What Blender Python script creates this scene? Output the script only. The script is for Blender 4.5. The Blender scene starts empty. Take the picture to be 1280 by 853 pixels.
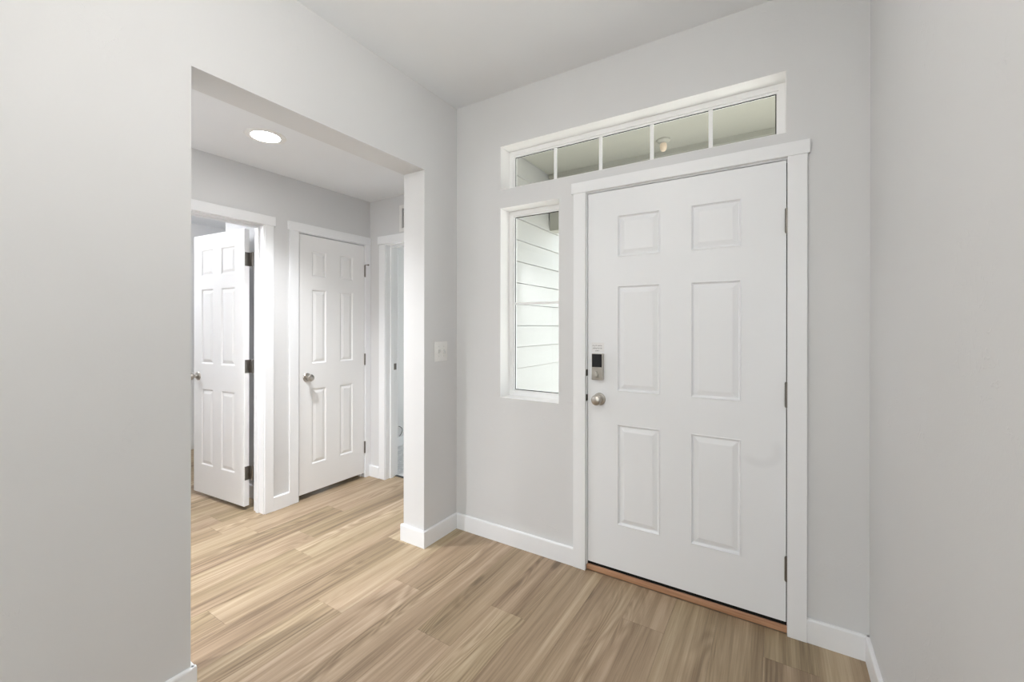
import bpy, bmesh, math, random
from mathutils import Matrix, Vector

random.seed(7)
C = bpy.context.scene.collection
SC = bpy.context.scene

# ------------------------------------------------------------------ camera
F_PX, PX, PY, YAW, ROLL = 529.19, 638.685, 407.54, 0.5584, 0.0012
cam_d = bpy.data.cameras.new('camera')
cam = bpy.data.objects.new('camera', cam_d)
C.objects.link(cam)
cam_d.sensor_fit = 'HORIZONTAL'
cam_d.sensor_width = 36.0
cam_d.lens = F_PX / 1280 * 36.0
cam_d.shift_x = (640 - PX) / 1280
cam_d.shift_y = -(426.5 - PY) / 1280
cam_d.clip_start = 0.02
rt = Vector((math.cos(YAW), math.sin(YAW), 0))
fw = Vector((-math.sin(YAW), math.cos(YAW), 0))
up = Vector((0, 0, 1))
r2 = rt * math.cos(ROLL) + up * math.sin(ROLL)
u2 = up * math.cos(ROLL) - rt * math.sin(ROLL)
cam.matrix_world = Matrix(((r2.x, u2.x, -fw.x, 1.775), (r2.y, u2.y, -fw.y, -2.168),
                           (r2.z, u2.z, -fw.z, 1.3214), (0, 0, 0, 1)))
SC.camera = cam

# ------------------------------------------------------------------ light and exposure
SKY_STRENGTH = 2.3
SKY_COLOR = (0.87, 0.94, 1.0)
SPOT_HALL, FILL_BATH, FILL_LIVING, FILL_GLOBE = 115, 105, 440, 18  # bath, living and globe values drive added lamps
LAMP_COLOR = (1.0, 0.965, 0.92)
SPOT_COLOR = (0.975, 0.98, 1.0)
w = bpy.data.worlds.new('overcast_sky')
SC.world = w
w.use_nodes = True
bg = w.node_tree.nodes['Background']
bg.inputs['Color'].default_value = (*SKY_COLOR, 1)
bg.inputs['Strength'].default_value = SKY_STRENGTH
SC.view_settings.view_transform = 'Standard'
SC.view_settings.look = 'None'
SC.view_settings.gamma = 1
SC.view_settings.use_curve_mapping = False
SC.view_settings.exposure = 0.38
SC.cycles.use_denoising = True
SC.cycles.max_bounces = 14
SC.cycles.diffuse_bounces = 10
SC.cycles.transparent_max_bounces = 12
SC.cycles.sample_clamp_indirect = 8


sun_d = bpy.data.lights.new('sun', 'SUN')
sun_d.energy, sun_d.angle, sun_d.color = 13.0, 0.02, (1.0, 0.97, 0.93)
sun = bpy.data.objects.new('sun', sun_d)
C.objects.link(sun)
sun.rotation_euler = Vector((0.35, -0.75, -1.0)).to_track_quat('-Z', 'Y').to_euler()


def portal(name, loc, rot, sx, sy):
    """daylight portal: guides the sky's own light through a window opening"""
    d = bpy.data.lights.new(name, 'AREA')
    d.shape = 'RECTANGLE'
    d.size, d.size_y = sx, sy
    d.cycles.is_portal = True
    o = bpy.data.objects.new(name, d)
    C.objects.link(o)
    o.location = loc
    o.rotation_euler = rot
    return o


R90 = math.pi / 2
portal('window_portal', (2.6, -6.12, 1.25), (R90, 0, 0), 4.4, 2.3)
portal('window_portal', (1.08, 0.16, 2.285), (-R90, 0, 0), 1.5, 0.3)
portal('window_portal', (0.54, 0.16, 1.46), (-R90, 0, 0), 0.42, 1.2)
portal('window_portal', (-0.97, 2.76, 1.3), (-R90, 0, 0), 1.5, 1.8)


# ------------------------------------------------------------------ materials
def nt(name):
    m = bpy.data.materials.new(name)
    m.use_nodes = True
    t = m.node_tree
    return m, t, t.nodes['Principled BSDF']


def N(t, typ, **kw):
    n = t.nodes.new(typ)
    for k, v in kw.items():
        setattr(n, k, v)
    return n


def math_n(t, op, a, b=None):
    n = N(t, 'ShaderNodeMath', operation=op)
    for i, s in enumerate((a, b)):
        if s is None:
            continue
        if isinstance(s, (int, float)):
            n.inputs[i].default_value = s
        else:
            t.links.new(s, n.inputs[i])
    return n.outputs[0]


def mapped(t, scale, src='Object'):
    co = N(t, 'ShaderNodeTexCoord')
    mp = N(t, 'ShaderNodeMapping')
    mp.inputs['Scale'].default_value = scale
    t.links.new(co.outputs[src], mp.inputs['Vector'])
    return mp.outputs[0]


def noise(t, vec, scale, detail=2, rough=0.5, dist=0.0):
    n = N(t, 'ShaderNodeTexNoise')
    n.inputs['Scale'].default_value = scale
    n.inputs['Detail'].default_value = detail
    n.inputs['Roughness'].default_value = rough
    n.inputs['Distortion'].default_value = dist
    if vec is not None:
        t.links.new(vec, n.inputs['Vector'])
    return n


def ramp(t, fac, stops):
    r = N(t, 'ShaderNodeValToRGB')
    e = r.color_ramp.elements
    while len(e) < len(stops):
        e.new(0.5)
    for el, (p, c) in zip(e, stops):
        el.position = p
        el.color = (*c, 1) if len(c) == 3 else c
    t.links.new(fac, r.inputs[0])
    return r.outputs[0]


def g3(v):
    return (v, v, v)


def paint(name, col, rough=0.55, bump=0.05, trowel=0.0, spec=0.3):
    """painted drywall: fine orange peel plus sparse flat trowel marks"""
    m, t, b = nt(name)
    b.inputs['Roughness'].default_value = rough
    b.inputs['Specular IOR Level'].default_value = spec
    vec = mapped(t, (1, 1, 1))
    big = noise(t, vec, 1.7, 2)
    c = ramp(t, big.outputs[0], [(0.3, tuple(x * 0.985 for x in col)), (0.7, tuple(min(1, x * 1.012) for x in col))])
    t.links.new(c, b.inputs['Base Color'])
    fine = noise(t, vec, 130, 2)
    h = math_n(t, 'MULTIPLY', fine.outputs[0], 0.25)
    if trowel:
        # thin ridges where a distorted noise crosses a level, kept only in sparse patches
        n1 = noise(t, vec, 9, 3, 0.6, 1.2)
        ridge = ramp(t, n1.outputs[0], [(0.478, g3(0)), (0.49, g3(1)), (0.505, g3(0))])
        n2 = noise(t, vec, 3.2, 1)
        mask = ramp(t, n2.outputs[0], [(0.62, g3(0)), (0.68, g3(1))])
        rm = math_n(t, 'MULTIPLY', ridge, mask)
        h = math_n(t, 'ADD', h, math_n(t, 'MULTIPLY', rm, trowel))
    bp = N(t, 'ShaderNodeBump')
    bp.inputs['Strength'].default_value = bump
    bp.inputs['Distance'].default_value = 0.004
    t.links.new(h, bp.inputs['Height'])
    t.links.new(bp.outputs[0], b.inputs['Normal'])
    return m


def simple(name, col, rough=0.5, metal=0.0, spec=0.4, var=0.02):
    m, t, b = nt(name)
    b.inputs['Roughness'].default_value = rough
    b.inputs['Metallic'].default_value = metal
    b.inputs['Specular IOR Level'].default_value = spec
    n = noise(t, mapped(t, (1, 1, 1)), 40, 2)
    c = ramp(t, n.outputs[0], [(0.3, tuple(x * (1 - var) for x in col)), (0.7, tuple(min(1, x * (1 + var)) for x in col))])
    t.links.new(c, b.inputs['Base Color'])
    return m


def door_paint(name, col, grain, smudge=None):
    """white moulded door skin with pressed-in vertical wood grain"""
    m, t, b = nt(name)
    b.inputs['Roughness'].default_value = 0.42
    b.inputs['Specular IOR Level'].default_value = 0.35
    g = noise(t, mapped(t, (60, 60, 2.2)), 1.6, 3, 0.6, 0.6)
    bp = N(t, 'ShaderNodeBump')
    bp.inputs['Strength'].default_value = grain
    bp.inputs['Distance'].default_value = 0.003
    t.links.new(g.outputs[0], bp.inputs['Height'])
    t.links.new(bp.outputs[0], b.inputs['Normal'])
    if smudge:
        # faint rubbed arc left on the paint
        co = N(t, 'ShaderNodeTexCoord')
        d = N(t, 'ShaderNodeVectorMath', operation='SUBTRACT')
        t.links.new(co.outputs['Object'], d.inputs[0])
        d.inputs[1].default_value = smudge
        sx = N(t, 'ShaderNodeSeparateXYZ')
        t.links.new(d.outputs[0], sx.inputs[0])
        rr = math_n(t, 'SQRT', math_n(t, 'ADD', math_n(t, 'MULTIPLY', sx.outputs[0], sx.outputs[0]),
                                      math_n(t, 'MULTIPLY', math_n(t, 'MULTIPLY', sx.outputs[2], sx.outputs[2]), 1.35)))
        ring = ramp(t, rr, [(0.038, g3(0)), (0.062, g3(1)), (0.078, g3(1)), (0.098, g3(0))])
        low = ramp(t, math_n(t, 'ADD', math_n(t, 'SUBTRACT', math_n(t, 'MULTIPLY', sx.outputs[0], 6), math_n(t, 'MULTIPLY', sx.outputs[2], 9)), 0.5),
                   [(0.35, g3(0)), (0.75, g3(1))])
        f = math_n(t, 'MULTIPLY', math_n(t, 'MULTIPLY', ring, low), 0.38)
        t.links.new(ramp(t, f, [(0, col), (1, tuple(x * 0.86 for x in col))]), b.inputs['Base Color'])
    else:
        b.inputs['Base Color'].default_value = (*col, 1)
    return m


def wood_floor_mat():
    m, t, b = nt('oak_plank')
    b.inputs['Specular IOR Level'].default_value = 0.35
    at = N(t, 'ShaderNodeAttribute', attribute_name='plank')
    sep = N(t, 'ShaderNodeSeparateXYZ')
    t.links.new(at.outputs['Vector'], sep.inputs[0])       # x tone, y offset a, z offset b
    co = N(t, 'ShaderNodeTexCoord')
    off = N(t, 'ShaderNodeCombineXYZ')
    t.links.new(math_n(t, 'MULTIPLY', sep.outputs[1], 37.0), off.inputs[0])
    t.links.new(math_n(t, 'MULTIPLY', sep.outputs[2], 53.0), off.inputs[1])
    add = N(t, 'ShaderNodeVectorMath', operation='ADD')
    t.links.new(co.outputs['Object'], add.inputs[0])
    t.links.new(off.outputs[0], add.inputs[1])

    def mp(s):
        k = N(t, 'ShaderNodeMapping')
        k.inputs['Scale'].default_value = s
        t.links.new(add.outputs[0], k.inputs['Vector'])
        return k.outputs[0]
    streak = noise(t, mp((22, 0.55, 1)), 1.0, 4, 0.6, 0.5)         # broad lengthwise bands
    fibre = noise(t, mp((190, 4, 1)), 1.0, 3, 0.65, 0.2)            # fine fibre
    field = noise(t, mp((6.5, 0.8, 1)), 1.0, 1.5, 0.4, 0.5)      # growth-ring field
    rings = math_n(t, 'SINE', math_n(t, 'MULTIPLY', field.outputs[0], 120.0))
    ringm = noise(t, mp((4, 0.6, 1)), 1.3, 1)
    rmask = ramp(t, ringm.outputs[0], [(0.46, g3(0.0)), (0.62, g3(1))])
    vor = N(t, 'ShaderNodeTexVoronoi')
    vor.inputs['Scale'].default_value = 1.0
    t.links.new(mp((3.4, 1.25, 1)), vor.inputs['Vector'])
    knot = ramp(t, vor.outputs['Distance'], [(0.0, g3(1)), (0.035, g3(0.8)), (0.10, g3(0))])
    v = math_n(t, 'ADD', math_n(t, 'MULTIPLY', streak.outputs[0], 0.85), math_n(t, 'MULTIPLY', sep.outputs[0], 0.17))
    v = math_n(t, 'ADD', v, math_n(t, 'MULTIPLY', fibre.outputs[0], 0.36))
    v = math_n(t, 'ADD', v, math_n(t, 'MULTIPLY', math_n(t, 'MULTIPLY', rings, rmask), 0.075))
    v = math_n(t, 'SUBTRACT', v, math_n(t, 'MULTIPLY', knot, 0.24))
    col = ramp(t, v, [(0.42, (0.15, 0.105, 0.068)), (0.58, (0.265, 0.193, 0.125)), (0.74, (0.385, 0.29, 0.198)), (0.98, (0.55, 0.44, 0.325))])
    hue = noise(t, mp((2.2, 0.4, 1)), 1.0, 1)
    mix = N(t, 'ShaderNodeMixRGB', blend_type='MULTIPLY')
    mix.inputs[0].default_value = 1
    t.links.new(col, mix.inputs[1])
    t.links.new(ramp(t, hue.outputs[0], [(0.35, (1.0, 0.985, 0.99)), (0.65, (0.97, 1.0, 0.93))]), mix.inputs[2])
    t.links.new(mix.outputs[0], b.inputs['Base Color'])
    t.links.new(ramp(t, fibre.outputs[0], [(0.3, g3(0.38)), (0.7, g3(0.50))]), b.inputs['Roughness'])
    bp = N(t, 'ShaderNodeBump')
    bp.inputs['Strength'].default_value = 0.12
    bp.inputs['Distance'].default_value = 0.001
    t.links.new(fibre.outputs[0], bp.inputs['Height'])
    t.links.new(bp.outputs[0], b.inputs['Normal'])
    return m


def glass_mat(name='window_glass', tint=(0.95, 0.96, 0.95)):
    m = bpy.data.materials.new(name)
    m.use_nodes = True
    t = m.node_tree
    t.nodes.clear()
    out = N(t, 'ShaderNodeOutputMaterial')
    tr = N(t, 'ShaderNodeBsdfTransparent')
    tr.inputs[0].default_value = (*tint, 1)
    gl = N(t, 'ShaderNodeBsdfGlossy')
    gl.inputs['Roughness'].default_value = 0.0
    fr = N(t, 'ShaderNodeFresnel')
    ge = N(t, 'ShaderNodeNewGeometry')          # same reflectance on entering and leaving the pane
    t.links.new(math_n(t, 'SUBTRACT', 1.5, math_n(t, 'MULTIPLY', ge.outputs['Backfacing'], 1.5 - 1 / 1.5)), fr.inputs[0])
    mx = N(t, 'ShaderNodeMixShader')
    t.links.new(math_n(t, 'MULTIPLY', fr.outputs[0], 1.0), mx.inputs[0])
    t.links.new(tr.outputs[0], mx.inputs[1])
    t.links.new(gl.outputs[0], mx.inputs[2])
    t.links.new(mx.outputs[0], out.inputs[0])
    return m


def emit_mat(name, col, strength):
    m, t, b = nt(name)
    b.inputs['Base Color'].default_value = (*(0.6 * x for x in col), 1)
    b.inputs['Emission Color'].default_value = (*col, 1)
    b.inputs['Emission Strength'].default_value = strength
    return m


def siding_mat():
    m, t, b = nt('painted_siding')
    g = noise(t, mapped(t, (3, 3, 60)), 4, 3)
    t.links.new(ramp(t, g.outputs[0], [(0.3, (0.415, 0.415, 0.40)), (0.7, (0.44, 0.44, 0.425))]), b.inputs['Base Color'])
    b.inputs['Roughness'].default_value = 0.6
    return m


def carpet_mat():
    m, t, b = nt('pale_carpet')
    vec = mapped(t, (1, 1, 1))
    n1 = noise(t, vec, 160, 3, 0.7)
    n2 = noise(t, vec, 22, 2)
    v = math_n(t, 'ADD', math_n(t, 'MULTIPLY', n1.outputs[0], 0.6), math_n(t, 'MULTIPLY', n2.outputs[0], 0.4))
    t.links.new(ramp(t, v, [(0.35, (0.50, 0.50, 0.51)), (0.62, (0.86, 0.86, 0.87))]), b.inputs['Base Color'])
    b.inputs['Roughness'].default_value = 0.95
    bp = N(t, 'ShaderNodeBump')
    bp.inputs['Distance'].default_value = 0.01
    t.links.new(n1.outputs[0], bp.inputs['Height'])
    t.links.new(bp.outputs[0], b.inputs['Normal'])
    return m


def oak_sill_mat():
    m, t, b = nt('oak_threshold')
    n = noise(t, mapped(t, (4, 90, 90)), 1.2, 3)
    t.links.new(ramp(t, n.outputs[0], [(0.3, (0.36, 0.185, 0.10)), (0.7, (0.52, 0.30, 0.18))]), b.inputs['Base Color'])
    b.inputs['Roughness'].default_value = 0.45
    return m


WALL_C = (0.677, 0.683, 0.690)
M = dict(
    wall=paint('grey_wall_paint', WALL_C, trowel=2.2, bump=0.22),
    ceil=paint('ceiling_paint', (0.785, 0.805, 0.83), bump=0.06),
    reveal=paint('white_reveal_paint', (0.90, 0.90, 0.90), bump=0.02),
    trim=simple('white_trim_paint', (0.835, 0.85, 0.87), 0.4, var=0.003),
    entry=door_paint('white_entry_door', (0.82, 0.838, 0.862), 0.10, smudge=(0.805, 0, 0.775)),
    door=door_paint('white_hall_door', (0.84, 0.845, 0.85), 0.05),
    floor=wood_floor_mat(),
    sub=simple('dark_subfloor', (0.10, 0.075, 0.05), 0.8),
    nickel=simple('satin_nickel', (0.50, 0.47, 0.43), 0.28, 1.0),
    nickel2=simple('dull_nickel', (0.23, 0.215, 0.195), 0.38, 1.0),
    bronze=simple('dark_bronze', (0.05, 0.045, 0.04), 0.4, 1.0),
    black=simple('black_glass', (0.006, 0.006, 0.008), 0.12, 0, 0.5),
    rubber=simple('black_weatherstrip', (0.008, 0.008, 0.008), 0.7, 0, 0.2),
    vinyl=simple('white_vinyl', (0.85, 0.855, 0.86), 0.35, var=0.003),
    glass=glass_mat(),
    siding=siding_mat(),
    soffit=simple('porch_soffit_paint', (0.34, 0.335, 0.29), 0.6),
    carpet=carpet_mat(),
    sill=oak_sill_mat(),
    cable=simple('black_cable', (0.01, 0.01, 0.012), 0.5),
    plastic=simple('white_plastic', (0.80, 0.80, 0.79), 0.3),
    ivory=simple('grey_toggle', (0.62, 0.62, 0.61), 0.3),
    ink=simple('grey_print', (0.16, 0.16, 0.17), 0.6),
    film=simple('clear_film', (0.82, 0.82, 0.825), 0.25),
    concrete=simple('concrete', (0.62, 0.61, 0.59), 0.9),
    pale_ground=simple('bounce_ground', (0.50, 0.49, 0.46), 0.95),
    hall_lens=emit_mat('hall_lamp_lens', LAMP_COLOR, 25),
    added_living_lens=emit_mat('added_living_lamp', LAMP_COLOR, FILL_LIVING),
    globe=emit_mat('added_foyer_globe', LAMP_COLOR, FILL_GLOBE),
    bath=emit_mat('added_bath_globe', SPOT_COLOR, FILL_BATH),
    porch_lens=emit_mat('porch_lamp_glass', (1.0, 0.80, 0.60), 0.10),
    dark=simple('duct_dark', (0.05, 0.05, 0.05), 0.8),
)


# ------------------------------------------------------------------ mesh helpers
def box(bm, x0, x1, y0, y1, z0, z1, bev=0.0):
    vs = [bm.verts.new(p) for p in ((x0, y0, z0), (x1, y0, z0), (x1, y1, z0), (x0, y1, z0),
                                    (x0, y0, z1), (x1, y0, z1), (x1, y1, z1), (x0, y1, z1))]
    fs = [bm.faces.new([vs[i] for i in f]) for f in
          ((0, 3, 2, 1), (4, 5, 6, 7), (0, 1, 5, 4), (1, 2, 6, 5), (2, 3, 7, 6), (3, 0, 4, 7))]
    if bev:
        es = list({e for f in fs for e in f.edges})
        bmesh.ops.bevel(bm, geom=es, offset=bev, segments=2, affect='EDGES', profile=0.5)


def lathe(bm, prof, mat=None, seg=32):
    """revolve (radius, height) pairs round local +Z, then transform"""
    mat = mat or Matrix()
    rings = []
    for r, h in prof:
        if r < 1e-6:
            rings.append([bm.verts.new(mat @ Vector((0, 0, h)))])
        else:
            rings.append([bm.verts.new(mat @ Vector((r * math.cos(2 * math.pi * i / seg), r * math.sin(2 * math.pi * i / seg), h)))
                          for i in range(seg)])
    for a, b in zip(rings, rings[1:]):
        for i in range(seg):
            j = (i + 1) % seg
            if len(a) == 1 and len(b) == 1:
                continue
            if len(a) == 1:
                bm.faces.new((a[0], b[j], b[i]))
            elif len(b) == 1:
                bm.faces.new((a[i], a[j], b[0]))
            else:
                bm.faces.new((a[i], a[j], b[j], b[i]))
    for ring, flip in ((rings[0], True), (rings[-1], False)):
        if len(ring) > 1:
            bm.faces.new(ring[::-1] if flip else ring)


def tube(bm, pts, r, seg=8):
    pts = [Vector(p) for p in pts]
    rings = []
    for i, p in enumerate(pts):
        d = (pts[min(i + 1, len(pts) - 1)] - pts[max(i - 1, 0)]).normalized()
        a = d.orthogonal().normalized() if i == 0 else (rings_a - d * rings_a.dot(d)).normalized()
        rings_a = a
        b = d.cross(a)
        rings.append([bm.verts.new(p + (a * math.cos(2 * math.pi * k / seg) + b * math.sin(2 * math.pi * k / seg)) * r) for k in range(seg)])
    for q, s in zip(rings, rings[1:]):
        for k in range(seg):
            bm.faces.new((q[k], q[(k + 1) % seg], s[(k + 1) % seg], s[k]))
    bm.faces.new(rings[0][::-1])
    bm.faces.new(rings[-1])


def slab_with_holes(bm, axis, a0, a1, u0, u1, z0, z1, holes):
    """wall slab: thickness a0..a1 along axis (0 = x, 1 = y), u along the other, with rectangular holes (u0,u1,z0,z1)"""
    us = sorted({u0, u1, *[h[0] for h in holes], *[h[1] for h in holes]})
    zs = sorted({z0, z1, *[h[2] for h in holes], *[h[3] for h in holes]})
    us = [u for u in us if u0 - 1e-6 <= u <= u1 + 1e-6]
    zs = [z for z in zs if z0 - 1e-6 <= z <= z1 + 1e-6]
    solid = lambda i, j: 0 <= i < len(us) - 1 and 0 <= j < len(zs) - 1 and not any(
        h[0] < (us[i] + us[i + 1]) / 2 < h[1] and h[2] < (zs[j] + zs[j + 1]) / 2 < h[3] for h in holes)
    V = {}

    def v(a, u, z):
        k = (a, round(u, 5), round(z, 5))
        if k not in V:
            V[k] = bm.verts.new((a, u, z) if axis == 0 else (u, a, z))
        return V[k]
    for i in range(len(us) - 1):
        for j in range(len(zs) - 1):
            if not solid(i, j):
                continue
            A, B, P, Q = us[i], us[i + 1], zs[j], zs[j + 1]
            bm.faces.new((v(a0, A, P), v(a0, A, Q), v(a0, B, Q), v(a0, B, P)))
            bm.faces.new((v(a1, A, P), v(a1, B, P), v(a1, B, Q), v(a1, A, Q)))
            if not solid(i - 1, j):
                bm.faces.new((v(a0, A, P), v(a1, A, P), v(a1, A, Q), v(a0, A, Q)))
            if not solid(i + 1, j):
                bm.faces.new((v(a0, B, P), v(a0, B, Q), v(a1, B, Q), v(a1, B, P)))
            if not solid(i, j - 1):
                bm.faces.new((v(a0, A, P), v(a0, B, P), v(a1, B, P), v(a1, A, P)))
            if not solid(i, j + 1):
                bm.faces.new((v(a0, A, Q), v(a1, A, Q), v(a1, B, Q), v(a0, B, Q)))


def obj(name, bm, mat, parent=None, smooth=False, loc=None, rotz=0.0):
    bmesh.ops.recalc_face_normals(bm, faces=bm.faces)
    me = bpy.data.meshes.new(name)
    bm.to_mesh(me)
    bm.free()
    me.materials.append(mat)
    if smooth:
        me.polygons.foreach_set('use_smooth', [True] * len(me.polygons))
        me.set_sharp_from_angle(angle=math.radians(35))
    o = bpy.data.objects.new(name, me)
    C.objects.link(o)
    if parent:
        o.parent = parent
    if loc:
        o.location = loc
        o.rotation_euler = (0, 0, rotz)
    return o


def tag(o, label=None, cat=None, group=None, kind=None):
    for k, v in (('label', label), ('category', cat), ('group', group), ('kind', kind)):
        if v:
            o[k] = v
    return o


def empty(name, loc, rotz=0.0):
    o = bpy.data.objects.new(name, None)
    o.empty_display_size = 0.05
    C.objects.link(o)
    o.location = loc
    o.rotation_euler = (0, 0, rotz)
    return o


def boxes(name, mat, lst, parent=None, bev=0.0, **kw):
    bm = bmesh.new()
    for b in lst:
        box(bm, *b, bev=bev)
    return obj(name, bm, mat, parent, **kw)


def struct(o, label=None, cat=None):
    return tag(o, label, cat, kind='structure')


# ------------------------------------------------------------------ dimensions (metres; foyer corner at the origin)
XR = 2.0913            # right wall
H, HC = 2.743, 2.411   # foyer and hall ceilings
WT = 0.17              # thickness of the wall with the cased opening
OY0, OY1, OT = -1.489, -0.302, 2.252
YB = 0.155             # outer face of the entry wall
FX, FX2 = -1.261, -1.383
EY, EY2 = 0.3416, 0.475
DX0, DX1, DZ0, DZ1 = 0.9125, 1.8145, 0.050, 2.034
TX0, TX1, TZ0, TZ1 = 0.3433, 1.814, 2.1538, 2.4203
SX1, SZ0, SZ1 = 0.7393, 0.8825, 2.0422
AY0, AY1, AT = -1.241, -0.575, 2.022        # bathroom door opening
BY0, BY1, BT = -0.316, 0.284, 2.020         # closet door opening
CX0, CX1, CT = -1.056, -0.30, 2.012         # bedroom doorway
YR = -6.0

# ------------------------------------------------------------------ floor: planks running towards the entry wall
PW, PH0, PL = 0.183, 0.089, 1.52
bm = bmesh.new()
lay = bm.loops.layers.float_vector.new('plank')
joint = {6: -0.278, -4: -0.72, -1: -0.929, 0: -0.615, 3: -0.52, 5: 0.43, 7: -0.95, 8: -0.62, 9: -0.2, 2: -0.82, 1: 0.12, 4: -1.05, -2: -0.33, -3: -1.25}
tones = {(6, 1): 0.62, (6, 0): 0.30, (9, 0): 0.12, (9, 1): 0.10, (8, 1): 0.45, (8, 0): 0.50, (7, 1): 0.55, (7, 0): 0.5,
         (1, 0): 0.30, (0, 1): 0.35, (0, 0): 0.72, (3, 0): 0.72, (2, 0): 0.62, (4, 0): 0.40, (5, 0): 0.55, (-1, 1): 0.85, (-1, 0): 0.5}


def plank(x0, x1, y0, y1, tone, a, b):
    g, c = 0.0001, 0.0003
    V = [bm.verts.new(p) for p in ((x0 + g, y0 + g, -0.0015), (x1 - g, y0 + g, -0.0015), (x1 - g, y1 - g, -0.0015), (x0 + g, y1 - g, -0.0015),
                                   (x0 + g + c, y0 + g + c, 0), (x1 - g - c, y0 + g + c, 0), (x1 - g - c, y1 - g - c, 0), (x0 + g + c, y1 - g - c, 0))]
    for f in ((4, 5, 6, 7), (0, 1, 5, 4), (1, 2, 6, 5), (2, 3, 7, 6), (3, 0, 4, 7)):
        face = bm.faces.new([V[i] for i in f])
        for lp in face.loops:
            lp[lay] = (tone, a, b)


for k in range(-20, 29):
    x0, x1 = PH0 + PW * k, PH0 + PW * (k + 1)
    hi = EY2 - 0.01 if x1 <= -0.08 and x0 > -1.45 else 0.0
    if x0 > XR + 0.05:
        hi = -3.3
    j0 = joint.get(k, random.uniform(-1.2, 0))
    for n in range(-8, 3):
        y0 = j0 + (n - 1) * PL
        y1 = y0 + PL
        ya, yb = max(y0, YR), min(y1, hi)
        a, b, tone = random.random(), random.random(), random.random()
        tone = tones.get((k, n), tone)
        if yb - ya > 0.01:
            plank(x0, x1, ya, yb, tone, a, b)
floor = struct(obj('floor', bm, M['floor']), 'light oak plank floor running from the foyer into the hall', 'floor')
sub = boxes('subfloor', M['sub'], [(-3.6, XR + 0.1, YR, 0.0, -0.12, -0.0012), (XR + 0.1, 5.45, YR, -3.3, -0.12, -0.0012), (-1.45, -0.05, 0.0, EY2 - 0.01, -0.12, -0.0012)], floor)

bm = bmesh.new()
nx, ny = 40, 70
for i in range(nx + 1):
    for j in range(ny + 1):
        bm.verts.new((-1.80 + 1.60 * i / nx, EY2 - 0.01 + 2.14 * j / ny, random.uniform(-0.002, 0.006)))
bm.verts.ensure_lookup_table()
for i in range(nx):
    for j in range(ny):
        q = i * (ny + 1) + j
        bm.faces.new([bm.verts[k] for k in (q, q + ny + 1, q + ny + 2, q + 1)])
struct(obj('floor_carpet', bm, M['carpet'], smooth=True), 'pale carpet in the bedroom beyond the hall end doorway', 'carpet')
boxes('floor_transition', M['dark'], [(CX0, CX1, EY2 - 0.03, EY2 - 0.006, -0.001, 0.006)], floor)

# ------------------------------------------------------------------ walls and ceilings
bm = bmesh.new()
slab_with_holes(bm, 0, -WT, 0.0, YR, EY2, 0.0, H, [(OY0, OY1, -1, OT)])
bmesh.ops.remove_doubles(bm, verts=bm.verts, dist=1e-5)
struct(obj('wall_left', bm, M['wall']), 'grey left wall with the wide opening into the hall', 'wall')

bm = bmesh.new()
slab_with_holes(bm, 1, 0.0, YB, 0.0, XR + 0.15, 0.0, H,
                [(DX0 - 0.03, DX1 + 0.03, -1, DZ1 + 0.03), (TX0, TX1, TZ0, TZ1), (TX0, SX1, SZ0, SZ1)])
struct(obj('wall_back', bm, M['wall']), 'grey wall that holds the front door and both windows', 'wall')

boxes('wall_right', M['wall'], [(XR, XR + 0.15, -3.4, 0.0, 0.0, H)])
struct(bpy.data.objects['wall_right'], 'plain grey wall to the right of the front door', 'wall')

bm = bmesh.new()
slab_with_holes(bm, 0, FX2, FX, -4.2, EY, 0.0, HC, [(AY0 - 0.018, AY1 + 0.018, -1, AT + 0.018), (BY0 - 0.018, BY1 + 0.018, -1, BT + 0.018)])
struct(obj('wall_hall', bm, M['wall']), 'grey hall wall holding the open door and the closed door', 'wall')

bm = bmesh.new()
slab_with_holes(bm, 1, EY, EY2, -1.90, -WT, 0.0, HC, [(CX0 - 0.018, CX1 + 0.018, -1, CT + 0.018)])
struct(obj('wall_hall_end', bm, M['wall']), 'grey end wall of the hall above and beside the bedroom doorway', 'wall')

# rooms past the doors, and the great room behind the camera
struct(boxes('wall_bath_side', M['wall'], [(-2.06, FX2, -0.46, -0.36, 0, HC), (-2.06, -1.96, -0.36, EY, 0, HC)]), 'wall behind the open hall door', 'wall')
struct(boxes('wall_bath_far', M['wall'], [(-3.6, -3.5, -2.7, EY, 0, HC)]))
struct(boxes('wall_bath_end', M['wall'], [(-3.5, FX2, -2.7, -2.6, 0, HC), (-3.5, -2.06, EY - 0.1, EY, 0, HC)]))
struct(boxes('wall_bedroom_side', M['wall'], [(-1.84, -1.74, EY2, 2.7, 0, HC)]), 'pale bedroom wall seen through the hall end doorway', 'wall')
bm = bmesh.new()
slab_with_holes(bm, 1, 2.6, 2.75, -1.74, -0.18, 0.0, HC, [(-1.70, -0.22, 0.4, 2.2)])
struct(obj('wall_bedroom_end', bm, M['wall']))
struct(boxes('wall_hall_near', M['wall'], [(FX, -WT, -4.2, -4.1, 0, HC)]))
bm = bmesh.new()
slab_with_holes(bm, 1, YR - 0.15, YR, -0.17, 5.45, 0.0, H, [(0.4, 4.8, 0.08, 2.4)])
struct(obj('wall_front', bm, M['wall']))
struct(boxes('wall_living', M['wall'], [(XR + 0.15, 5.3, -3.4, -3.28, 0, H), (5.3, 5.45, YR, -3.28, 0, H)]))

struct(boxes('ceiling', M['ceil'], [(-WT, 5.45, YR - 0.15, YB, H, H + 0.15)]), 'white foyer ceiling', 'ceiling')
struct(boxes('ceiling_hall', M['ceil'], [(-3.6, -WT, -4.2, 2.75, HC, HC + 0.15)]), 'lower white ceiling of the hall', 'ceiling')

# ------------------------------------------------------------------ baseboards
BH, BT_ = 0.0986, 0.014


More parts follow.
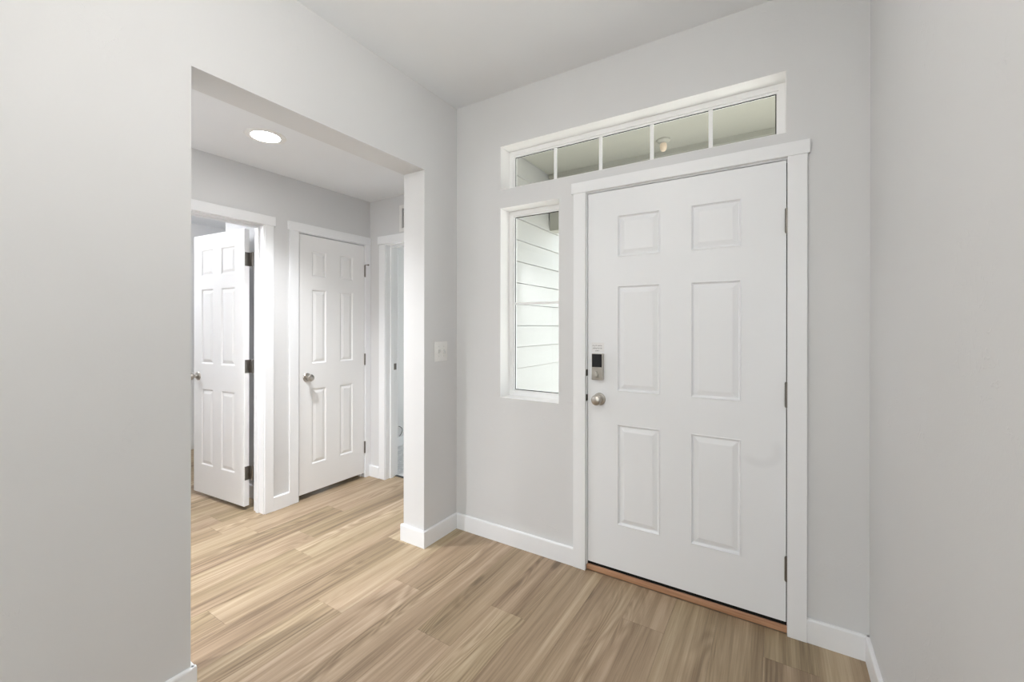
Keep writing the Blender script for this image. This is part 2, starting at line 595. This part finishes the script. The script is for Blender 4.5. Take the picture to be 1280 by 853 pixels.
def base_run(bm, p, q, n):
    """one straight baseboard from p to q (xy), n = outward normal; small eased top"""
    p, q, n = Vector((*p, 0)), Vector((*q, 0)), Vector((*n, 0))
    prof = [(0, 0), (BT_, 0), (BT_, BH - 0.006), (BT_ - 0.002, BH - 0.002), (BT_ - 0.006, BH), (0, BH)]
    A = [bm.verts.new(p + n * d + Vector((0, 0, z))) for d, z in prof]
    B = [bm.verts.new(q + n * d + Vector((0, 0, z))) for d, z in prof]
    k = len(prof)
    for i in range(k):
        bm.faces.new((A[i], A[(i + 1) % k], B[(i + 1) % k], B[i]))
    bm.faces.new(A)
    bm.faces.new(B[::-1])


def baseboard(name, runs, label=None):
    bm = bmesh.new()
    for r in runs:
        base_run(bm, *r)
    return struct(obj(name, bm, M['trim']), label, 'baseboard' if label else None)


e = 0.0003
baseboard('baseboard_left', [((e, OY1 - BT_), (e, -0.0), (1, 0)), ((-WT - BT_, OY1 - e), (BT_, OY1 - e), (0, -1)), ((-WT - e, OY1 - BT_), (-WT - e, EY), (-1, 0))],
          'white baseboard wrapping the wall stub between opening and entry wall')
baseboard('baseboard_near', [((e, YR), (e, OY0 + BT_), (1, 0)), ((-WT - BT_, OY0 + e), (BT_, OY0 + e), (0, 1)), ((-WT - e, -4.1), (-WT - e, OY0 + BT_), (-1, 0))],
          'white baseboard wrapping the near end of the left wall')
baseboard('baseboard_back', [((0, -e), (0.834, -e), (0, -1))], 'white baseboard under the tall side window')
baseboard('baseboard_corner', [((1.888, -e), (XR, -e), (0, -1))], 'short white baseboard right of the front door')
baseboard('baseboard_right', [((XR - e, -3.4), (XR - e, 0), (-1, 0))], 'white baseboard along the right wall')
baseboard('baseboard_hall', [((FX + e, -0.508), (FX + e, -0.392), (1, 0))], 'short white baseboard between the two hall doors')
baseboard('baseboard_hall_end', [((FX, EY - e), (-1.131, EY - e), (0, -1))], 'tiny white baseboard piece left of the bedroom doorway')
baseboard('baseboard_bath', [((-2.06, -0.46 - e), (FX2, -0.46 - e), (0, -1))])
baseboard('baseboard_bedroom', [((-1.74 + e, EY2), (-1.74 + e, 2.6), (1, 0))], 'white baseboard on the bedroom wall')

# ------------------------------------------------------------------ door casings and jambs
BV = 0.0015
# front door: flat casing, square head board, jamb and dark weatherstrip
t1 = struct(boxes('trim_1', M['trim'], [(0.834, 0.9045, -0.018, -e, 0, 2.0442), (1.8185, 1.888, -0.018, -e, 0, 2.0442)], bev=BV),
            'white casing around the front door', 'door casing')
boxes('head_casing', M['trim'], [(0.8231, 1.8973, -0.022, -e, 2.0442, 2.1022)], t1, bev=BV)
boxes('jamb', M['trim'], [(DX0 - 0.03, DX0 - 0.0035, 0.0, YB, 0.03, DZ1 + 0.03), (DX1 + 0.0035, DX1 + 0.03, 0.0, YB, 0.03, DZ1 + 0.03),
                          (DX0 - 0.0035, DX1 + 0.0035, 0.0, YB, DZ1 + 0.004, DZ1 + 0.03)], t1)
boxes('weatherstrip', M['rubber'], [(DX0 - 0.0035, DX0 + 0.012, 0.0455, 0.10, 0.03, DZ1 + 0.004), (DX1 - 0.012, DX1 + 0.0035, 0.0455, 0.10, 0.03, DZ1 + 0.004),
                                    (DX0 - 0.0035, DX1 + 0.0035, 0.0455, 0.10, DZ1 - 0.012, DZ1 + 0.004)], t1)
for zc, hh in ((1.068, 0.036), (0.933, 0.036)):
    bm = bmesh.new()
    box(bm, DX0 - 0.0095, DX0 - 0.0033, -0.006, 0.040, zc - hh / 2, zc + hh / 2, bev=0.002)
    tag(obj('strike_plate', bm, M['bronze'], t1), 'dark strike plate')
t2 = struct(boxes('trim_2', M['sill'], [(0.9045, 1.8225, 0.002, 0.035, 0.0, 0.030)], bev=0.003), 'reddish oak threshold strip under the front door', 'threshold')
boxes('sweep', M['rubber'], [(DX0 - 0.003, DX1 + 0.003, 0.012, 0.05, 0.030, 0.049)], t2)
boxes('sill_plate', M['nickel2'], [(DX0 - 0.02, DX1 + 0.02, 0.035, YB + 0.03, -0.02, 0.029)], t2)


def casing_x(name, y0, y1, top, y_lo, y_hi, lo_in, hi_in, stop_x, label):
    """casing on the hall wall (face x = FX): legs y_lo..lo_in and hi_in..y_hi, head board above, jamb lining and stop"""
    t = struct(boxes(name, M['trim'], [(FX + e, FX + 0.012, y_lo, lo_in, 0, top + 0.006), (FX + e, FX + 0.012, hi_in, y_hi, 0, top + 0.006)], bev=BV), label, 'door casing')
    boxes('head_casing', M['trim'], [(FX + e, FX + 0.016, y_lo - 0.011, min(y_hi + 0.011, EY - 0.001), top + 0.006, top + 0.072)], t, bev=BV)
    boxes('jamb', M['trim'], [(FX2 - 0.002, FX + 0.002, y0 - 0.017, y0, 0, top + 0.017), (FX2 - 0.002, FX + 0.002, y1, y1 + 0.017, 0, top + 0.017), (FX2 - 0.002, FX + 0.002, y0, y1, top, top + 0.017)], t, bev=0.0008)
    boxes('door_stop', M['trim'], [(stop_x, stop_x + 0.03, y0, y0 + 0.011, 0, top), (stop_x, stop_x + 0.03, y1 - 0.011, y1, 0, top), (stop_x, stop_x + 0.03, y0 + 0.011, y1 - 0.011, top - 0.011, top)], t, bev=0.001)
    return t


casing_x('trim_3', AY0, AY1, AT, AY0 - 0.068, AY1 + 0.067, AY0 - 0.006, AY1 + 0.006, FX2 + 0.040, 'white casing around the open hall door')
casing_x('trim_4', BY0, BY1, BT, BY0 - 0.076, EY - 0.001, BY0 - 0.005, BY1 + 0.004, FX - 0.072, 'white casing around the closed hall door')
t5 = struct(boxes('trim_5', M['trim'], [(-1.131, CX0 - 0.004, EY - 0.012, EY - e, 0, CT + 0.006), (CX1 + 0.006, CX1 + 0.075, EY - 0.012, EY - e, 0, CT + 0.006)], bev=BV),
            'white casing around the bedroom doorway at the hall end', 'door casing')
boxes('head_casing', M['trim'], [(-1.146, -WT - 0.001, EY - 0.016, EY - e, CT + 0.010, CT + 0.078)], t5, bev=BV)
boxes('jamb', M['trim'], [(CX0 - 0.017, CX0, EY - 0.002, EY2 + 0.002, 0, CT + 0.017), (CX1, CX1 + 0.017, EY - 0.002, EY2 + 0.002, 0, CT + 0.017), (CX0, CX1, EY - 0.002, EY2 + 0.002, CT, CT + 0.017)], t5, bev=0.0008)
boxes('door_stop', M['trim'], [(CX0, CX0 + 0.011, EY + 0.045, EY + 0.08, 0, CT), (CX1 - 0.011, CX1, EY + 0.045, EY + 0.08, 0, CT), (CX0 + 0.011, CX1 - 0.011, EY + 0.045, EY + 0.08, CT - 0.011, CT)], t5, bev=0.001)
sp = boxes('strike_plate', M['nickel2'], [(CX0 - 0.0005, CX0 + 0.0022, EY + 0.085, EY + 0.118, 0.935, 0.99)], t5, bev=0.0008)
tag(sp, 'nickel strike plate')


# ------------------------------------------------------------------ doors
def panel_bm(x0, x1, z0, z1, prof):
    bm = bmesh.new()
    loops = []
    for ins, d in prof:
        loops.append([bm.verts.new(p) for p in ((x0 + ins, d, z0 + ins), (x1 - ins, d, z0 + ins), (x1 - ins, d, z1 - ins), (x0 + ins, d, z1 - ins))])
    for a, b in zip(loops, loops[1:]):
        for i in range(4):
            bm.faces.new((a[i], a[(i + 1) % 4], b[(i + 1) % 4], b[i]))
    bm.faces.new(loops[-1])
    back = [bm.verts.new((v.co.x, 0.02, v.co.z)) for v in loops[0]]
    for i in range(4):
        bm.faces.new((loops[0][i], back[i], back[(i + 1) % 4], loops[0][(i + 1) % 4]))
    bm.faces.new(back[::-1])
    return bm


def make_door(name, loc, rotz, wid, z0, z1, cols, rows, thick, mat, prof, label):
    """six-panel door leaf; local x across, -y towards the viewer, front face at y = 0"""
    bm = bmesh.new()
    holes = [(a, b, c, d) for a, b in cols for c, d in rows]
    slab_with_holes(bm, 1, 0.0, 0.0215, 0.0, wid, z0, z1, holes)
    box(bm, 0, wid, 0.0216, thick, z0, z1)
    d = struct(obj(name, bm, mat, loc=loc, rotz=rotz), label, 'door')
    for c, dd in rows[::-1]:
        for a, b in cols:
            obj('panel', panel_bm(a, b, c, dd, prof), mat, d)
    return d


def knob(parent, x, z, r=0.027, mat='nickel'):
    T = Matrix.Translation((x, 0, z)) @ Matrix.Rotation(R90, 4, 'X')      # local +Z -> -y
    bm = bmesh.new()
    lathe(bm, [(0.0, 0.032), (0.013, 0.032), (0.0175, 0.034), (0.0235, 0.039), (r, 0.047), (r, 0.054), (0.0235, 0.061), (0.015, 0.0655), (0.006, 0.067), (0, 0.067)], T, 40)
    k = obj('door_knob', bm, M[mat], parent, smooth=True)
    bm = bmesh.new()
    lathe(bm, [(0.0, 0.0), (0.033, 0.0), (0.033, 0.004), (0.030, 0.0075), (0.020, 0.009), (0.0125, 0.011), (0.0115, 0.0325), (0, 0.0325)], T, 40)
    obj('rose', bm, M[mat], k, smooth=True)
    return tag(k, 'round satin nickel knob')


def hinge(parent, x, y, z0, z1, r=0.0065, leaf=None):
    bm = bmesh.new()
    n = 5
    for i in range(n):
        a = z0 + (z1 - z0) * i / n
        lathe(bm, [(r, a + 0.0004), (r, a + (z1 - z0) / n - 0.0004)], Matrix.Translation((x, y, 0)), 16)
    lathe(bm, [(r * 0.8, z0 - 0.003), (r * 0.8, z1 + 0.003)], Matrix.Translation((x, y, 0)), 16)
    for lf in leaf or []:
        box(bm, lf[0], lf[1], lf[2], lf[3], z0, z1, bev=0.0008)
    return tag(obj('hinge', bm, M['nickel2'], parent, smooth=True), 'nickel hinge')


PROF_E = [(0, 0), (0.002, -0.0016), (0.005, -0.0016), (0.010, 0.0085), (0.014, 0.0095), (0.036, 0.0012), (0.039, 0.0008)]
PROF_I = [(0, 0), (0.003, 0.0008), (0.010, 0.0075), (0.014, 0.008), (0.034, 0.0015), (0.037, 0.001)]

# front door
W1 = DX1 - DX0
d1 = make_door('door_1', (DX0, 0.001, 0), 0, W1, DZ0, DZ1, [(1.0735 - DX0, 1.2915 - DX0), (1.4310 - DX0, 1.6455 - DX0)],
               [(0.281, 0.8095), (0.980, 1.5325), (1.681, 1.900)], 0.0445, M['entry'], PROF_E,
               'white six panel front door with keypad lock beside the tall side window')
knob(d1, 0.979 - DX0, 0.931)
for a, b in ((0.232, 0.331), (0.976, 1.079), (1.723, 1.824)):
    hinge(d1, 1.8165 - DX0, -0.0080, a, b, 0.0078, [(W1 - 0.0005, W1 + 0.003, -0.004, 0.03)])
lx0, lx1, lz0, lz1 = 0.943 - DX0, 1.003 - DX0, 1.035, 1.175
bm = bmesh.new()
box(bm, lx0, lx1, -0.026, -0.0002, lz0, lz1, bev=0.003)
lock = tag(obj('deadbolt_lock', bm, M['nickel'], d1), 'satin nickel keypad deadbolt lock')
bm = bmesh.new()
box(bm, lx0 + 0.003, lx1 - 0.003, -0.0275, -0.0255, lz0 + 0.068, lz1 - 0.003, bev=0.0008)
tag(obj('keypad_screen', bm, M['black'], lock), 'black glossy touch screen')
T = Matrix.Translation(((lx0 + lx1) / 2, -0.026, lz0 + 0.028)) @ Matrix.Rotation(math.radians(-14), 4, 'Y')
bm = bmesh.new()
lathe(bm, [(0.011, 0), (0.010, 0.003)], T @ Matrix.Rotation(R90, 4, 'X'), 24)
b0 = len(bm.verts)
box(bm, -0.0042, 0.0042, -0.016, -0.002, -0.019, 0.019, bev=0.002)
bm.verts.ensure_lookup_table()
for v in bm.verts[b0:]:
    v.co = T @ v.co
obj('thumb_turn', bm, M['nickel'], lock, smooth=True)
# small printed film above the lock: worn, unreadable grey lines
bm = bmesh.new()
box(bm, 0.934 - DX0, 1.004 - DX0, -0.0004, -0.0001, 1.180, 1.232)
st = tag(obj('sticker', bm, M['film'], d1), 'faded sticker with grey print')
bm = bmesh.new()
random.seed(3)
for zc, xa, xb, hgt in ((1.2155, 0.940, 0.990, 0.0045), (1.2015, 0.941, 0.992, 0.0075), (1.1885, 0.955, 0.977, 0.005)):
    x = xa
    while x < xb:
        dx = random.uniform(0.0015, 0.004)
        zz = zc + random.uniform(-0.001, 0.001)
        tube(bm, [(x - DX0, -0.0006, zz - hgt / 2), (x + dx * 0.4 - DX0, -0.0006, zz + hgt / 2), (x + dx - DX0, -0.0006, zz - hgt * 0.2)], 0.0006, 5)
        x += dx + random.choice((0.0006, 0.0006, 0.003))
obj('print', bm, M['ink'], st)

# closed hall door
W4 = 0.590
d2 = make_door('door_2', (FX + 0.001, -0.311, 0), R90, W4, 0.040, 2.0135, [(0.100, 0.226), (0.349, 0.476)],
               [(0.250, 0.835), (1.028, 1.600), (1.700, 1.902)], 0.035, M['door'], PROF_I, 'closed white six panel hall door')
knob(d2, 0.060, 0.925)
for a, b in ((0.216, 0.313), (0.982, 1.076), (1.748, 1.846)):
    hg = hinge(d2, W4 + 0.004, -0.0065, a, b, 0.0065, [(W4 - 0.0005, W4 + 0.003, -0.003, 0.025)])
    if b > 1.8:
        bm = bmesh.new()
        tube(bm, [(W4 + 0.004, -0.007, b + 0.004), (W4 + 0.012, -0.014, b + 0.004), (W4 + 0.020, -0.024, b + 0.004)], 0.003, 8)
        lathe(bm, [(0.006, -0.004), (0.007, 0), (0.006, 0.006)], Matrix.Translation((W4 + 0.022, -0.026, b + 0.004)) @ Matrix.Rotation(R90, 4, 'X'), 16)
        obj('door_stop', bm, M['nickel2'], hg, smooth=True)

# open hall door, swung into the room beyond
W3 = 0.660
ang = math.radians(4.45)
hx, hy = -1.432, -0.618
d3 = make_door('door_3', (hx - W3 * math.cos(ang), hy - W3 * math.sin(ang), 0), ang, W3, 0.030, 2.014, [(0.105, 0.265), (0.370, 0.545)],
               [(0.250, 0.835), (1.028, 1.600), (1.700, 1.902)], 0.035, M['door'], PROF_I, 'open white six panel door on the left of the hall')
knob(d3, 0.062, 0.930)
for a, b in ((0.216, 0.313), (0.982, 1.076), (1.748, 1.846)):
    hinge(d3, W3 + 0.036, 0.0395, a, b, 0.006, [(W3 - 0.0005, W3 + 0.002, 0.004, 0.0375), (W3 - 0.0005, W3 + 0.036, 0.0355, 0.038)])

# ------------------------------------------------------------------ windows
FY = 0.100      # face of the vinyl frame, set back in the wall


def window(name, x0, x1, z0, z1, vert, horiz, label, fw_=0.036):
    """fixed vinyl window: frame with stepped glazing bead, bars and one pane"""
    bm = bmesh.new()
    slab_with_holes(bm, 1, FY, FY + 0.05, x0 + e, x1 - e, z0 + e, z1 - e, [(x0 + fw_ - 0.008, x1 - fw_ + 0.008, z0 + fw_ - 0.008, z1 - fw_ + 0.008)])
    w_ = struct(obj(name, bm, M['vinyl']), label, 'window')
    bm = bmesh.new()
    slab_with_holes(bm, 1, FY + 0.010, FY + 0.032, x0 + fw_ - 0.008, x1 - fw_ + 0.008, z0 + fw_ - 0.008, z1 - fw_ + 0.008, [(x0 + fw_, x1 - fw_, z0 + fw_, z1 - fw_)])
    obj('glazing_bead', bm, M['vinyl'], w_)
    bm = bmesh.new()
    slab_with_holes(bm, 1, FY + 0.0195, FY + 0.0205, x0 + fw_, x1 - fw_, z0 + fw_, z1 - fw_, [(x0 + fw_ + 0.004, x1 - fw_ - 0.004, z0 + fw_ + 0.004, z1 - fw_ - 0.004)])
    obj('glazing_seal', bm, M['rubber'], w_)
    bm = bmesh.new()
    box(bm, x0 + fw_ + 0.001, x1 - fw_ - 0.001, FY + 0.021, FY + 0.027, z0 + fw_ + 0.001, z1 - fw_ - 0.001)
    obj('pane', bm, M['glass'], w_)
    for x in vert:
        boxes('muntin', M['vinyl'], [(x - 0.0095, x + 0.0095, FY + 0.013, FY + 0.0209, z0 + fw_, z1 - fw_)], w_, bev=0.002)
    for z in horiz:
        boxes('muntin', M['vinyl'], [(x0 + fw_, x1 - fw_, FY + 0.013, FY + 0.0209, z - 0.007, z + 0.007)], w_, bev=0.002)
    # painted liner of the drywall opening
    L = 0.0015
    bm = bmesh.new()
    slab_with_holes(bm, 1, 0.0005, FY, x0 + 0.0001, x1 - 0.0001, z0 + 0.0001, z1 - 0.0001, [(x0 + L, x1 - L, z0 + L, z1 - L)])
    obj('reveal', bm, M['reveal'], w_)
    return w_


gx0, gx1 = TX0 + 0.036, TX1 - 0.030
window('window_1', TX0, TX1, TZ0, TZ1, [0.660, 0.941, 1.222, 1.504], [], 'long white transom window with five panes above the front door')
window('window_2', TX0, SX1, SZ0, SZ1, [], [1.4615], 'tall narrow white side window left of the front door')

# bedroom and living room windows (out of the photograph; they let the daylight in)
for nm, x0, x1, ya, yb, z0, z1 in (('window_3', -1.70, -0.22, 2.65, 2.72, 0.4, 2.2), ('window_4', 0.4, 4.8, YR - 0.12, YR - 0.05, 0.08, 2.4)):
    bm = bmesh.new()
    xm = (x0 + x1) / 2
    slab_with_holes(bm, 1, ya, yb, x0, x1, z0, z1, [(x0 + 0.05, xm - 0.03, z0 + 0.05, z1 - 0.05), (xm + 0.03, x1 - 0.05, z0 + 0.05, z1 - 0.05)])
    w_ = struct(obj(nm, bm, M['vinyl']))
    for a, b in ((x0 + 0.05, xm - 0.03), (xm + 0.03, x1 - 0.05)):
        boxes('pane', M['glass'], [(a, b, (ya + yb) / 2 - 0.003, (ya + yb) / 2 + 0.003, z0 + 0.05, z1 - 0.05)], w_)

# ------------------------------------------------------------------ porch outside the front door
bm = bmesh.new()
SXP = -0.05
EXPO = 0.178
Z_OFF = 1.321 + 0.004
z = -0.12
z = Z_OFF - EXPO * 9
while z < 2.95:
    za, zb = z, z + EXPO
    prof = [(0.020, za), (0.006, zb - 0.0045), (-0.015, zb - 0.0045), (-0.015, zb), (0.020, zb)]
    A_ = [bm.verts.new((SXP + d, YB, h)) for d, h in prof]
    B_ = [bm.verts.new((SXP + d, 2.78, h)) for d, h in prof]
    for i in range(4):
        bm.faces.new((A_[i], B_[i], B_[i + 1], A_[i + 1]))
    z = zb
box(bm, SXP - 0.129, SXP - 0.016, YB + 0.325, 2.78, -0.2, 2.95)
struct(obj('wall_porch', bm, M['siding']), 'white lap siding of the porch seen through the side window', 'siding')
struct(boxes('ceiling_porch', M['soffit'], [(SXP + 0.02, 4.6, YB, 1.60, 2.74, 2.80)]), 'pale porch ceiling seen through the transom window', 'porch ceiling')
bm = bmesh.new()
box(bm, SXP + 0.02, 4.6, 1.41, 1.55, 2.217, 2.74)
for zz in (2.50, 2.62):
    box(bm, SXP + 0.02, 4.6, 1.404, 1.41, zz, zz + 0.10)
box(bm, SXP + 0.02, 4.6, 1.385, 1.41, 2.70, 2.739)
struct(obj('beam_porch', bm, M['soffit']), 'boxed porch beam seen through the windows', 'beam')
struct(boxes('wall_exterior', M['siding'], [(0.0, 4.6, YB + 0.0005, YB + 0.02, -0.15, 0.0), (XR + 0.15, 4.6, YB - 0.1, YB + 0.02, 0, 2.8)]))
struct(boxes('column_porch', M['siding'], [(4.35, 4.55, 1.38, 1.58, -0.1, 2.217)]))
struct(boxes('ground_porch', M['concrete'], [(SXP + 0.03, 4.6, YB + 0.02, 2.4, -0.2, -0.06)]))
struct(boxes('ground', M['pale_ground'], [(-14, 18, -20, 22, -0.45, -0.22)]))  # unseen ground, made pale to bounce light up to the windows
pl = empty('porch_light', (1.05, 1.18, 2.74))
bm = bmesh.new()
lathe(bm, [(0.0, -0.0005), (0.05, -0.0005), (0.05, -0.010), (0.04, -0.020), (0, -0.028)], None, 32)
obj('canopy', bm, M['soffit'], pl, smooth=True)
bm = bmesh.new()
lathe(bm, [(0.0, -0.0285), (0.022, -0.0285), (0.026, -0.045), (0.024, -0.07), (0.015, -0.085), (0, -0.09)], None, 32)
obj('lamp_glass', bm, M['porch_lens'], pl, smooth=True)
tag(pl, 'small warm porch lamp on the porch ceiling behind the transom window', 'porch lamp')


# ------------------------------------------------------------------ recessed lamps, vent, switch, cable
def downlight(loc, lens, label, watts=0, cone=116):
    t = empty('recessed_light', loc)
    bm = bmesh.new()
    pts = [(0.075, -0.001), (0.075, -0.006), (0.085, -0.0075), (0.103, -0.005), (0.107, -0.0005)]
    seg = 48
    rings = [[bm.verts.new((r * math.cos(2 * math.pi * i / seg), r * math.sin(2 * math.pi * i / seg), z)) for i in range(seg)] for r, z in pts]
    for a, b in zip(rings, rings[1:] + rings[:1]):
        for i in range(seg):
            bm.faces.new((a[i], a[(i + 1) % seg], b[(i + 1) % seg], b[i]))
    obj('trim_ring', bm, M['plastic'], t, smooth=True)
    bm = bmesh.new()
    lathe(bm, [(0.0, -0.0005), (0.0748, -0.0005), (0.0748, -0.004), (0.05, -0.0055), (0, -0.006)], None, 48)
    obj('lens', bm, M[lens], t, smooth=True)
    if watts:                                   # the lamp's own beam
        d = bpy.data.lights.new('beam', 'SPOT')
        d.energy, d.color = watts, SPOT_COLOR
        d.spot_size, d.spot_blend, d.shadow_soft_size = math.radians(cone), 1.0, 0.05
        l = bpy.data.objects.new('beam', d)
        C.objects.link(l)
        l.parent = t
        l.location = (0, 0, -0.02)
    return tag(t, label, 'recessed light')


downlight((-0.71, -0.853, HC), 'hall_lens', 'lit round recessed light in the hall ceiling', SPOT_HALL)
downlight((-0.71, -2.9, HC), 'hall_lens', 'added recessed light further back in the hall ceiling, out of view', 1.9 * SPOT_HALL, 160)  # unseen second lamp, boosted to brighten the hall floor
downlight((1.05, -4.4, H), 'added_living_lens', 'added recessed light in the living room ceiling, out of view')  # unseen lamp added to light the foyer from behind the camera


def added_globe_lamp(loc, r, drop, glass, label):
    g = empty('added_ceiling_light', loc)
    bm = bmesh.new()
    lathe(bm, [(0, -0.0005), (0.065, -0.0005), (0.065, -0.015), (0.05, -0.025), (0.012, -0.028), (0.012, -drop + 0.025), (0.05, -drop + 0.02), (0.05, -drop), (0, -drop)], None, 40)
    obj('canopy', bm, M['nickel'], g, smooth=True)
    bm = bmesh.new()
    c = -drop - r + 0.0095
    lathe(bm, [(0.0, -drop - 0.0005)] + [(r * math.sin(t), c + (r - 0.0105) * math.cos(t)) for t in [0.1 + (math.pi - 0.1) * i / 20 for i in range(20)]] + [(0, c - r + 0.01)], None, 48)
    obj('globe', bm, M[glass], g, smooth=True)
    return tag(g, label, 'added ceiling lamp')


added_globe_lamp((1.05, -1.70, H), 0.15, 0.28, 'globe', 'added white glass globe lamp brightening the foyer from out of view')  # unseen lamp added in place of flash bounced off the ceiling
added_globe_lamp((-2.55, -1.45, HC), 0.09, 0.15, 'bath', 'added white glass globe lamp brightening the room behind the open hall door')  # unseen lamp added to brighten the upper walls of this room

vt = empty('air_vent', (-0.887, EY - 0.0005, 2.104))
vw, vh = 0.42, 0.221
bm = bmesh.new()
slab_with_holes(bm, 1, -0.007, 0.0, 0, vw, 0, vh, [(0.026, vw - 0.026, 0.026, vh - 0.026)])
obj('vent_frame', bm, M['plastic'], vt)
boxes('duct_shade', M['dark'], [(0.026, vw - 0.026, -0.0012, -0.0002, 0.026, vh - 0.026)], vt)  # flat dark sheet painted as the shade inside the duct
bm = bmesh.new()
n = 13
for i in range(n):
    zc = 0.030 + (vh - 0.06) * i / (n - 1)
    vv = [bm.verts.new(p) for p in ((0.026, -0.0065, zc - 0.004), (vw - 0.026, -0.0065, zc - 0.004), (vw - 0.026, -0.0015, zc + 0.003), (0.026, -0.0015, zc + 0.003),
                                    (0.026, -0.0065, zc - 0.0025), (vw - 0.026, -0.0065, zc - 0.0025), (vw - 0.026, -0.0015, zc + 0.0045), (0.026, -0.0015, zc + 0.0045))]
    for f in ((0, 1, 2, 3), (4, 7, 6, 5), (0, 4, 5, 1), (3, 2, 6, 7), (0, 3, 7, 4), (1, 5, 6, 2)):
        bm.faces.new([vv[k] for k in f])
obj('louvers', bm, M['plastic'], vt)
tag(vt, 'white louvered air vent high on the hall end wall above the doorway', 'vent')

sw = empty('light_switch', (0.0005, -0.1565, 1.1615))
bm = bmesh.new()
box(bm, 0, 0.0055, -0.058, 0.058, -0.061, 0.061, bev=0.002)
obj('wall_plate', bm, M['plastic'], sw, smooth=True)
for dy, tilt in ((-0.023, 0.006), (0.023, -0.006)):
    bm = bmesh.new()
    vv = []
    for x, hz, hy2, s in ((0.0054, 0.012, 0.0055, 0), (0.0165, 0.0065, 0.0042, tilt)):
        vv.append([bm.verts.new((x, dy + a * hy2, s + b * hz)) for a, b in ((-1, -1), (1, -1), (1, 1), (-1, 1))])
    for i in range(4):
        bm.faces.new((vv[0][i], vv[0][(i + 1) % 4], vv[1][(i + 1) % 4], vv[1][i]))
    bm.faces.new(vv[1])
    bm.faces.new(vv[0][::-1])
    obj('toggle', bm, M['ivory'], sw)
    for s in (-0.0301, 0.0301):
        bm = bmesh.new()
        lathe(bm, [(0.0032, 0), (0.0028, 0.0012)], Matrix.Translation((0.0054, dy, s)) @ Matrix.Rotation(R90, 4, 'Y'), 12)
        obj('screw', bm, M['ivory'], sw)
tag(sw, 'white double toggle light switch on the wall stub beside the opening', 'light switch')

bm = bmesh.new()
cy = 1.125
pts = [(0.0, 0.0, 0.215), (0.010, 0.014, 0.208), (0.016, 0.032, 0.190), (0.016, 0.040, 0.165), (0.012, 0.032, 0.140), (0.008, 0.020, 0.120), (0.002, 0.010, 0.104)]
tube(bm, [(-1.74 + 0.004 + d, cy + k, zz) for d, k, zz in pts], 0.0032, 8)
tag(obj('cable', bm, M['cable']), 'thin black cable on the bedroom wall above the baseboard', 'cable')

for nm, lb, ct in (('wall_bath_far', 'grey far wall of the room behind the open hall door', 'wall'),
                   ('wall_bath_end', 'grey end walls of the room behind the open hall door', 'wall'),
                   ('wall_bedroom_end', 'bedroom wall with a large window', 'wall'),
                   ('wall_hall_near', 'grey wall closing the near end of the hall', 'wall'),
                   ('wall_front', 'living room wall with a wide window, opposite the entry', 'wall'),
                   ('wall_living', 'grey living room side walls', 'wall'),
                   ('wall_exterior', 'white siding around the front door outside', 'siding'),
                   ('column_porch', 'white square porch post', 'post'),
                   ('ground_porch', 'pale concrete porch floor', 'porch floor'),
                   ('ground', 'ground around the house, made pale to bounce light', 'ground'),
                   ('baseboard_bath', 'white baseboard on the wall behind the open hall door', 'baseboard'),
                   ('window_3', 'large white bedroom window', 'window'),
                   ('window_4', 'wide white living room window', 'window')):
    tag(bpy.data.objects[nm], lb, ct)
